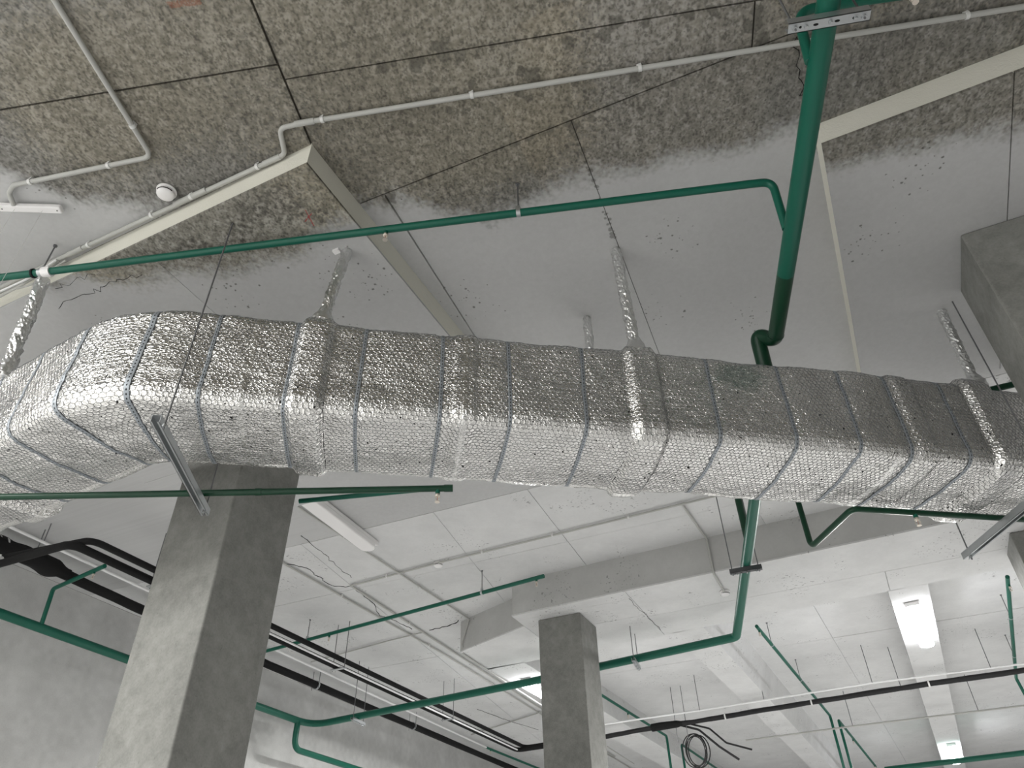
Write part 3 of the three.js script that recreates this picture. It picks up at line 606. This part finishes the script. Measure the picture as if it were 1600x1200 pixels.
clevis('rod clamp of the far right green pipe above the cable', w0, w1, .72, .0212, 5.0);
branch('thick green pipe at the bottom right corner below the far lamp', [['pipe', [[-.3, 4.3, -16.3], [3.2, 4.3, -15.95]], .0445, 0]]);

// ---------------------------------------------------------------- wall side black pipes and conduits
{
  const g = thing('insulated_pipe', 'thick black insulated pipe along the left wall under the ceiling', 'pipe');
  mesh('insulation', sweepPts(rounded([[-7.12, 4.80, -1.5], [-7.08, 4.80, -4.0], [-7.15, 4.8, -5.4], [-7.19, 4.8, -7.6], [-7.22, 4.8, -16.5]], .3).flatMap((p, i, a) => i < a.length - 1 ? Array.from({ length: 12 }, (_, k) => p.clone().lerp(a[i + 1], k / 12)) : [p]), (l, a) => .05 + .008 * nz(l * 3, Math.cos(a), Math.sin(a)), 16), M.black, g);
  const lump = []; for (let k = 0; k <= 30; k++) { const t = k / 30; lump.push(V(-7.08 + .03 * t, 4.80, -3.40 - 1.0 * t)); }
  mesh('foam_joint', sweepPts(lump, (l, a) => (.085 + .03 * nz(l * 5, Math.cos(a) * 1.5, Math.sin(a) * 1.5)) * (1 - .45 * sst(.8, 1.0, l)), 18), M.black, g);
  for (const z of [-3.62, -3.7]) mesh('white_tie', sweepPts([V(-7.1, 4.8, z), V(-7.1, 4.8, z - .015)], .098, 18), M.clip, g);
  for (const z of [-8.6, -11.2]) mesh('strap', sweepPts([V(-7.2, 4.8, z), V(-7.2, 4.8, z - .03)], .062, 16), M.steel, g);
}
{
  const g = thing('insulated_pipe', 'pair of black pipes running from the left wall to the middle column', 'pipe');
  const path = (dx, dy) => [[-6.98 + dx, 4.62 + dy, -3.70], [-5.78 + dx, 4.5 + dy, -3.62 - dx], [-5.77 + dx, 4.5 + dy, -12.42 - dx], [-4.4, 4.46 + dy, -12.15 - dx]];
  mesh('upper_pipe', tube(path(.05, .045), .030, .12, 12), M.black, g); mesh('lower_pipe', tube(path(-.05, -.01), .036, .12, 12), M.black, g);
  mesh('steel_tube', cyl([-5.74, 4.47, -4.5], [-5.74, 4.46, -12.2], .012, 8), M.conduitWhite, g);
  for (const z of [-4.45, -7.26, -9.9]) mesh('bracket', box(-5.87, -5.66, 4.435, 4.445, z - .02, z + .02), M.steel, g);
}
function dropRods(label, x, z, dx, dz, yb, yt) {
  const g = thing('threaded_rods', label, 'rods', 'threaded rods hanging from the ceiling');
  for (const s of dx || dz ? [-.5, .5] : [0]) mesh('rod', cyl([x + s * dx, yb, z + s * dz], [x + s * dx, yt, z + s * dz], .0048, 6), M.rod, g);
}
dropRods('twin rods carrying the paired black pipes right of the left column', -5.765, -7.26, .20, .04, 4.43, 5);
dropRods('twin rods carrying the paired black pipes left of the left column', -5.765, -4.45, .20, .04, 4.43, 5);
dropRods('twin rods carrying the paired black pipes further along', -5.765, -9.9, .20, .04, 4.43, 5);
dropRods('twin rods at the wall pipe, middle of the left wall', -7.2, -8.6, .16, .05, 4.74, 5);
dropRods('twin rods at the wall pipe, far end of the left wall', -7.2, -11.2, .16, .05, 4.74, 5);
dropRods('twin rods beside the bottom of the duct at the left edge', -6.75, -3.85, .16, .06, 4.79, 5);
dropRods('single rod in the far left ceiling beside the cable run', -5.0, -11.6, 0, 0, 4.46, 5);
dropRods('twin rods hanging at the far end of the paired pipes', -4.7, -12.2, .18, 0, 4.45, 5);

function conduit(label, pts, r, mat, clips = [], f = .06, extra = []) {
  const g = thing('conduit', label, 'conduit', 'surface mounted conduits');
  mesh('tube', tube(pts, r, f, 10), mat, g);
  for (const [x, y, z, dx, dz] of clips) {
    const L = Math.hypot(dx, dz), p = V(x, y, z), d = V(dx / L, 0, dz / L);
    mesh('clip', sweepPts([p.clone().addScaledVector(d, -.008), p.clone().addScaledVector(d, .008)], r + .004, 10), M.clip, g);
    mesh('clip_base', box(x - .012, x + .012, y, 5.0, z - .012, z + .012), M.clip, g);
  }
  for (const [a, b] of extra) mesh('coupling', cyl(a, b, r + .003, 12), M.conduit, g);
  return g;
}
const yc = 4.978;
conduit('long light grey conduit across the raw ceiling, stepping around the drop panel', [[-4.9, yc, -1.545], [-3.71, yc, -1.54], [-2.02, yc, -1.565], [-1.945, yc, -1.43], [-1.80, yc, -1.463], [2.9, yc, -2.86]], .0135, M.conduit,
  [[-3.45, yc, -1.542, 1, 0], [-2.95, yc, -1.545, 1, 0], [-2.2, yc, -1.56, 1, 0], [-1.72, yc, -1.487, 1, -.3], [-.98, yc, -1.706, 1, -.3], [-.19, yc, -1.94, 1, -.3], [1.235, yc, -2.365, 1, -.3], [-2.66, yc, -1.55, 1, 0]], .05,
  [[[-2.16, yc, -1.562], [-2.05, yc, -1.5645]], [[-1.86, yc, -1.447], [-1.76, yc, -1.475]], [[-3.62, yc, -1.541], [-3.50, yc, -1.542]], [[-2.78, yc, -1.548], [-2.55, yc, -1.552]]]);
conduit('light grey conduit with a right-angle bend, top left', [[-2.0, yc, .85], [-2.655, yc, -1.265], [-3.46, yc, -1.065], [-3.53, yc, -1.09], [-3.56, 4.96, -1.15]], .0135, M.conduit, [[-3.36, yc, -1.09, 1, -.25], [-2.9, yc, -1.204, 1, -.25], [-2.60, yc, -1.09, .3, 1]], .05);
conduit('grey conduit across the pale ceiling past a smoke detector', [[-5.0, yc, -6.32], [-3.85, yc, -6.26], [-1.17, yc, -6.22], [1.8, yc, -6.16]], .011, M.conduit, [[-4.5, yc, -6.294, 1, 0], [-3.3, yc, -6.25, 1, 0], [-2.5, yc, -6.235, 1, 0], [-1.7, yc, -6.225, 1, 0]]);
conduit('grey conduit dropping over the beam to a smoke detector', [[-1.17, yc, -6.22], [-1.14, yc, -7.035], [-1.14, 4.605, -7.05], [-1.15, 4.605, -7.52]], .011, M.conduit, [], .03);
conduit('dark conduit line beside the unlit tube lamp, ending over the beam end', [[-4.37, yc, -4.4], [-4.34, yc, -6.0], [-4.30, yc, -7.82], [-4.42, 4.7, -7.87], [-4.44, 4.605, -7.95], [-4.50, 4.605, -10.0], [-4.6, 4.605, -15]], .010, M.conduit, [[-4.35, yc, -5.3, 0, 1], [-4.33, yc, -6.7, 0, 1]], .03);
conduit('grey conduit running down the left bay of the pale ceiling', [[-5.28, yc, -4.8], [-5.22, yc, -8.9], [-5.35, yc, -14], [-5.4, yc, -20]], .011, M.conduit, [[-5.25, yc, -6.5, 0, 1], [-5.22, yc, -8.4, 0, 1]]);
conduit('second grey conduit down the left bay, parallel to the first', [[-4.99, yc, -6.32], [-5.05, yc, -8.27], [-5.17, yc, -12.07], [-5.3, yc, -16]], .012, M.conduit, [[-5.03, yc, -7.6, 0, 1]]);
conduit('grey cross conduit linking the left bay runs', [[-7.0, yc, -8.2], [-5.6, yc, -8.0], [-5.05, yc, -7.95]], .009, M.conduit);
conduit('far grey cross conduit beyond the green pipe bend', [[-7.0, yc, -12.9], [-5.17, yc, -12.1]], .011, M.conduit);
conduit('thin white conduit between the black pipes and the left wall', [[-6.64, 4.8, -2.5], [-6.70, 4.8, -6], [-6.80, 4.8, -11], [-6.84, 4.8, -13.2]], .014, M.conduitWhite);
branch('green pipe end continuing the white conduit line by the left wall', [['pipe', [[-6.84, 4.8, -13.2], [-6.70, 4.8, -17]], .0212, 0]], [[-6.83, 4.785, -13.35]]);
conduit('thin white conduit hung above the long black cable', [[-4.2, 4.5, -11.54], [-2.44, 4.5, -11.49], [-.05, 4.5, -11.30], [3, 4.5, -11.45]], .013, M.conduitWhite);
conduit('grey conduit hung in the far bay below the black cable', [[-2.21, 4.47, -13.56], [-.55, 4.47, -13.48], [3, 4.47, -13.5]], .014, M.conduit);
dropRods('rod from the ceiling to the white conduit, left of the far rib', -.05, -11.29, 0, 0, 4.5, 5);
dropRods('rod from the ceiling to the white conduit near the green pipe', -1.5, -11.42, 0, 0, 4.5, 5);
dropRods('rod from the ceiling to the white conduit, right of the middle column', -2.44, -11.47, 0, 0, 4.5, 5);
dropRods('rod from the ceiling to the white conduit, right of the far rib', 1.37, -11.35, 0, 0, 4.5, 5);
dropRods('rod carrying the low grey conduit, left of the far rib', -.525, -13.48, 0, 0, 4.47, 5);
dropRods('rod carrying the low grey conduit, right of the far rib', 1.25, -13.5, 0, 0, 4.47, 5);
dropRods('rod carrying the black cable, just left of the far rib', .28, -11.56, 0, 0, 4.47, 5);
dropRods('twin rods between the middle column and the cable coil', -2.85, -11.9, .16, 0, 4.2, 5);

// ---------------------------------------------------------------- black cable run and coil
{
  const g = thing('cable_run', 'long black cable bundle hung across the far bay', 'cable');
  const pts = [[-4.3, 4.45, -12.10], [-3.18, 4.45, -11.88], [-2.63, 4.45, -11.87], [-1.7, 4.45, -11.75], [-.92, 4.45, -11.66], [.61, 4.45, -11.53], [3, 4.45, -11.45]];
  const dense = []; for (let i = 0; i < pts.length - 1; i++) for (let k = 0; k < 14; k++) dense.push(V(...pts[i]).lerp(V(...pts[i + 1]), k / 14)); dense.push(V(...pts[6]));
  mesh('bundle', sweepPts(dense, (l, a) => .034 + .008 * nz(l * 4, Math.cos(a) * 1.5, Math.sin(a) * 1.5), 12), M.cable, g);
  mesh('tape_joint', sweepPts([V(-3.3, 4.45, -11.90), V(-3.15, 4.45, -11.875), V(-2.9, 4.45, -11.87), V(-2.8, 4.45, -11.87)], l => .058 - .03 * sst(.35, .52, l), 12), M.black, g);
  for (const [x, z] of [[-2.15, -11.81], [-.9, -11.66], [.62, -11.53]]) mesh('white_tie', sweepPts([V(x - .01, 4.45, z), V(x + .01, 4.45, z)], .046, 12), M.clip, g);
}
{
  const g = thing('cable_coil', 'loose coil of black cable hanging from the cable bundle', 'cable coil');
  const P = []; for (let k = 0; k <= 150; k++) { const a = k / 150 * Math.PI * 2 * 5, r = .21 + .015 * Math.sin(a * .37); P.push(V(-2.72 + r * .75 * Math.cos(a) + .03 * Math.sin(a * .2), 4.10 + r * 1.05 * Math.sin(a), -12.1 + .05 * Math.sin(a * .63))); }
  mesh('loops', sweepPts(P, .008, 6), M.cable, g);
  mesh('lead', tube([[-2.9, 4.45, -11.9], [-2.6, 4.35, -11.95], [-2.35, 4.1, -12.0], [-2.1, 3.9, -12.0]], .016, .1, 8), M.cable, g);
  mesh('lead', tube([[-2.75, 4.45, -11.9], [-2.45, 4.36, -12.0], [-2.25, 4.15, -12.05], [-1.9, 4.02, -12.05]], .014, .1, 8), M.cable, g);
}

// ---------------------------------------------------------------- lamps
function tubeLamp(label, x, y, z, L, lit, ang = 0) {
  const g = thing('tube_lamp', label, 'lamp', 'ceiling tube lamps', [x, y, z]); g.rotation.y = ang;
  const hs = new RoundedBoxGeometry(.15, .05, L, 2, .012); hs.translate(0, -.025, 0); mesh('housing', hs, M.plastic, g);
  const sh = new THREE.Shape(), w = .068, h = L / 2 - .02; sh.absarc(0, h - w, w, 0, Math.PI); sh.absarc(0, -h + w, w, Math.PI, 2 * Math.PI); sh.closePath();
  const d = new THREE.ExtrudeGeometry(sh, { depth: .035, bevelEnabled: true, bevelSize: .012, bevelThickness: .014, bevelSegments: 3, curveSegments: 12 }); d.rotateX(Math.PI / 2); d.translate(0, -.052, 0);
  mesh('diffuser', d, lit ? M.glow : M.plastic, g);
  if (lit) { const l = new THREE.RectAreaLight(0xfbfaf6, LAMP, .13, L - .05); l.position.set(0, -.115, 0); l.rotation.set(-Math.PI / 2, 0, 0); g.add(l); l.name = 'lamp_light'; }
}
tubeLamp('lit tube lamp on the ceiling rib at right, nearest of the bright ones', .63, 4.618, -9.5, 1.4, true, -.07);
tubeLamp('lit tube lamp at the bottom right, far along the same rib', .92, 4.618, -17.1, 1.5, true, -.036);
tubeLamp('lit tube lamp half hidden by the middle column', -4.17, 4.618, -9.9, 1.4, true, -.036);
tubeLamp('unlit white tube lamp on the pale ceiling right of the left column', -4.17, 4.998, -5.0, 1.15, false, .05);
tubeLamp('lit tube lamp behind the viewer on the left side', -5.5, 4.998, 1.7, 1.5, true);
tubeLamp('lit tube lamp further behind the viewer on the left side', -4.6, 4.998, 4.0, 1.5, true);
tubeLamp('lit tube lamp straight behind the viewer', -2.2, 4.998, 4.6, 1.5, true);
tubeLamp('lit tube lamp over the right aisle outside the frame', 4.2, 4.998, -9.0, 1.5, true);

// ---------------------------------------------------------------- detectors and the small sign fitting
function detector(label, x, y, z) {
  const g = thing('smoke_detector', label, 'smoke detector', 'white smoke detectors', [x, y, z]), p = (a, b) => new THREE.Vector2(a, b);
  mesh('base', new THREE.LatheGeometry([p(0, 0), p(.053, 0), p(.055, -.006), p(.052, -.014), p(0, -.014)], 28), M.plastic, g);
  mesh('dome', new THREE.LatheGeometry([p(.045, -.014), p(.049, -.022), p(.047, -.034), p(.036, -.043), p(.02, -.046), p(0, -.047)], 28), M.plastic, g);
  const slot = new THREE.TorusGeometry(.0475, .0032, 6, 20, 1.9); slot.rotateX(Math.PI / 2); slot.translate(0, -.030, 0); mesh('vent_slot', slot, M.dark, g);
  const s2 = slot.clone(); s2.rotateY(Math.PI); mesh('vent_slot', s2, M.dark, g);
}
detector('smoke detector on the raw ceiling at left, beside the conduit', -2.765, 4.999, -1.47);
detector('smoke detector on the pale ceiling below the duct', -3.85, 4.999, -6.30);
detector('smoke detector under the beam, beside the vertical green pipe', -1.15, 4.619, -7.57);
{
  const g = thing('sign_holder', 'small white bar fitting with two hanging wires, left edge', 'fitting');
  const b = new RoundedBoxGeometry(.34, .032, .045, 2, .008); mesh('bar', oriented(b, [-3.50, 4.965, -1.205], [.262, -.145]), M.plastic, g);
  mesh('wire', cyl([-3.57, 4.955, -1.165], [-3.60, 4.0, -1.19], .0012, 5), M.clip, g); mesh('wire', cyl([-3.44, 4.955, -1.24], [-3.47, 4.0, -1.26], .0012, 5), M.clip, g);
  for (const [x, z] of [[-3.63, -1.134], [-3.37, -1.277]]) mesh('screw', cyl([x, 4.9485, z], [x, 4.951, z], .004, 8), M.dark, g);
}
{
  const g = thing('wire_bundle', 'loose grey cable loops at the panel edge, far left', 'cable');
  mesh('loop', tube([[-3.7, 4.97, -1.545], [-3.86, 4.93, -1.55], [-3.95, 4.86, -1.53], [-4.3, 4.84, -1.53]], .008, .06, 8), M.conduit, g);
  mesh('loop', tube([[-3.66, 4.965, -1.56], [-3.80, 4.90, -1.55], [-3.78, 4.80, -1.53], [-3.9, 4.78, -1.5]], .006, .06, 8), M.conduit, g);
  mesh('loop', tube([[-3.7, 4.96, -1.53], [-3.9, 4.88, -1.52], [-4.5, 4.86, -1.5]], .007, .06, 8), M.conduitWhite, g);
}
{
  const g = thing('tag_plate', 'tiny white tag on the ceiling beside the left-of-centre hanger drop', 'tag');
  mesh('plate', box(-2.10, -2.06, 4.815, 4.83, -2.145, -2.115), M.plastic, g);
}
renderer.render(scene, camera);
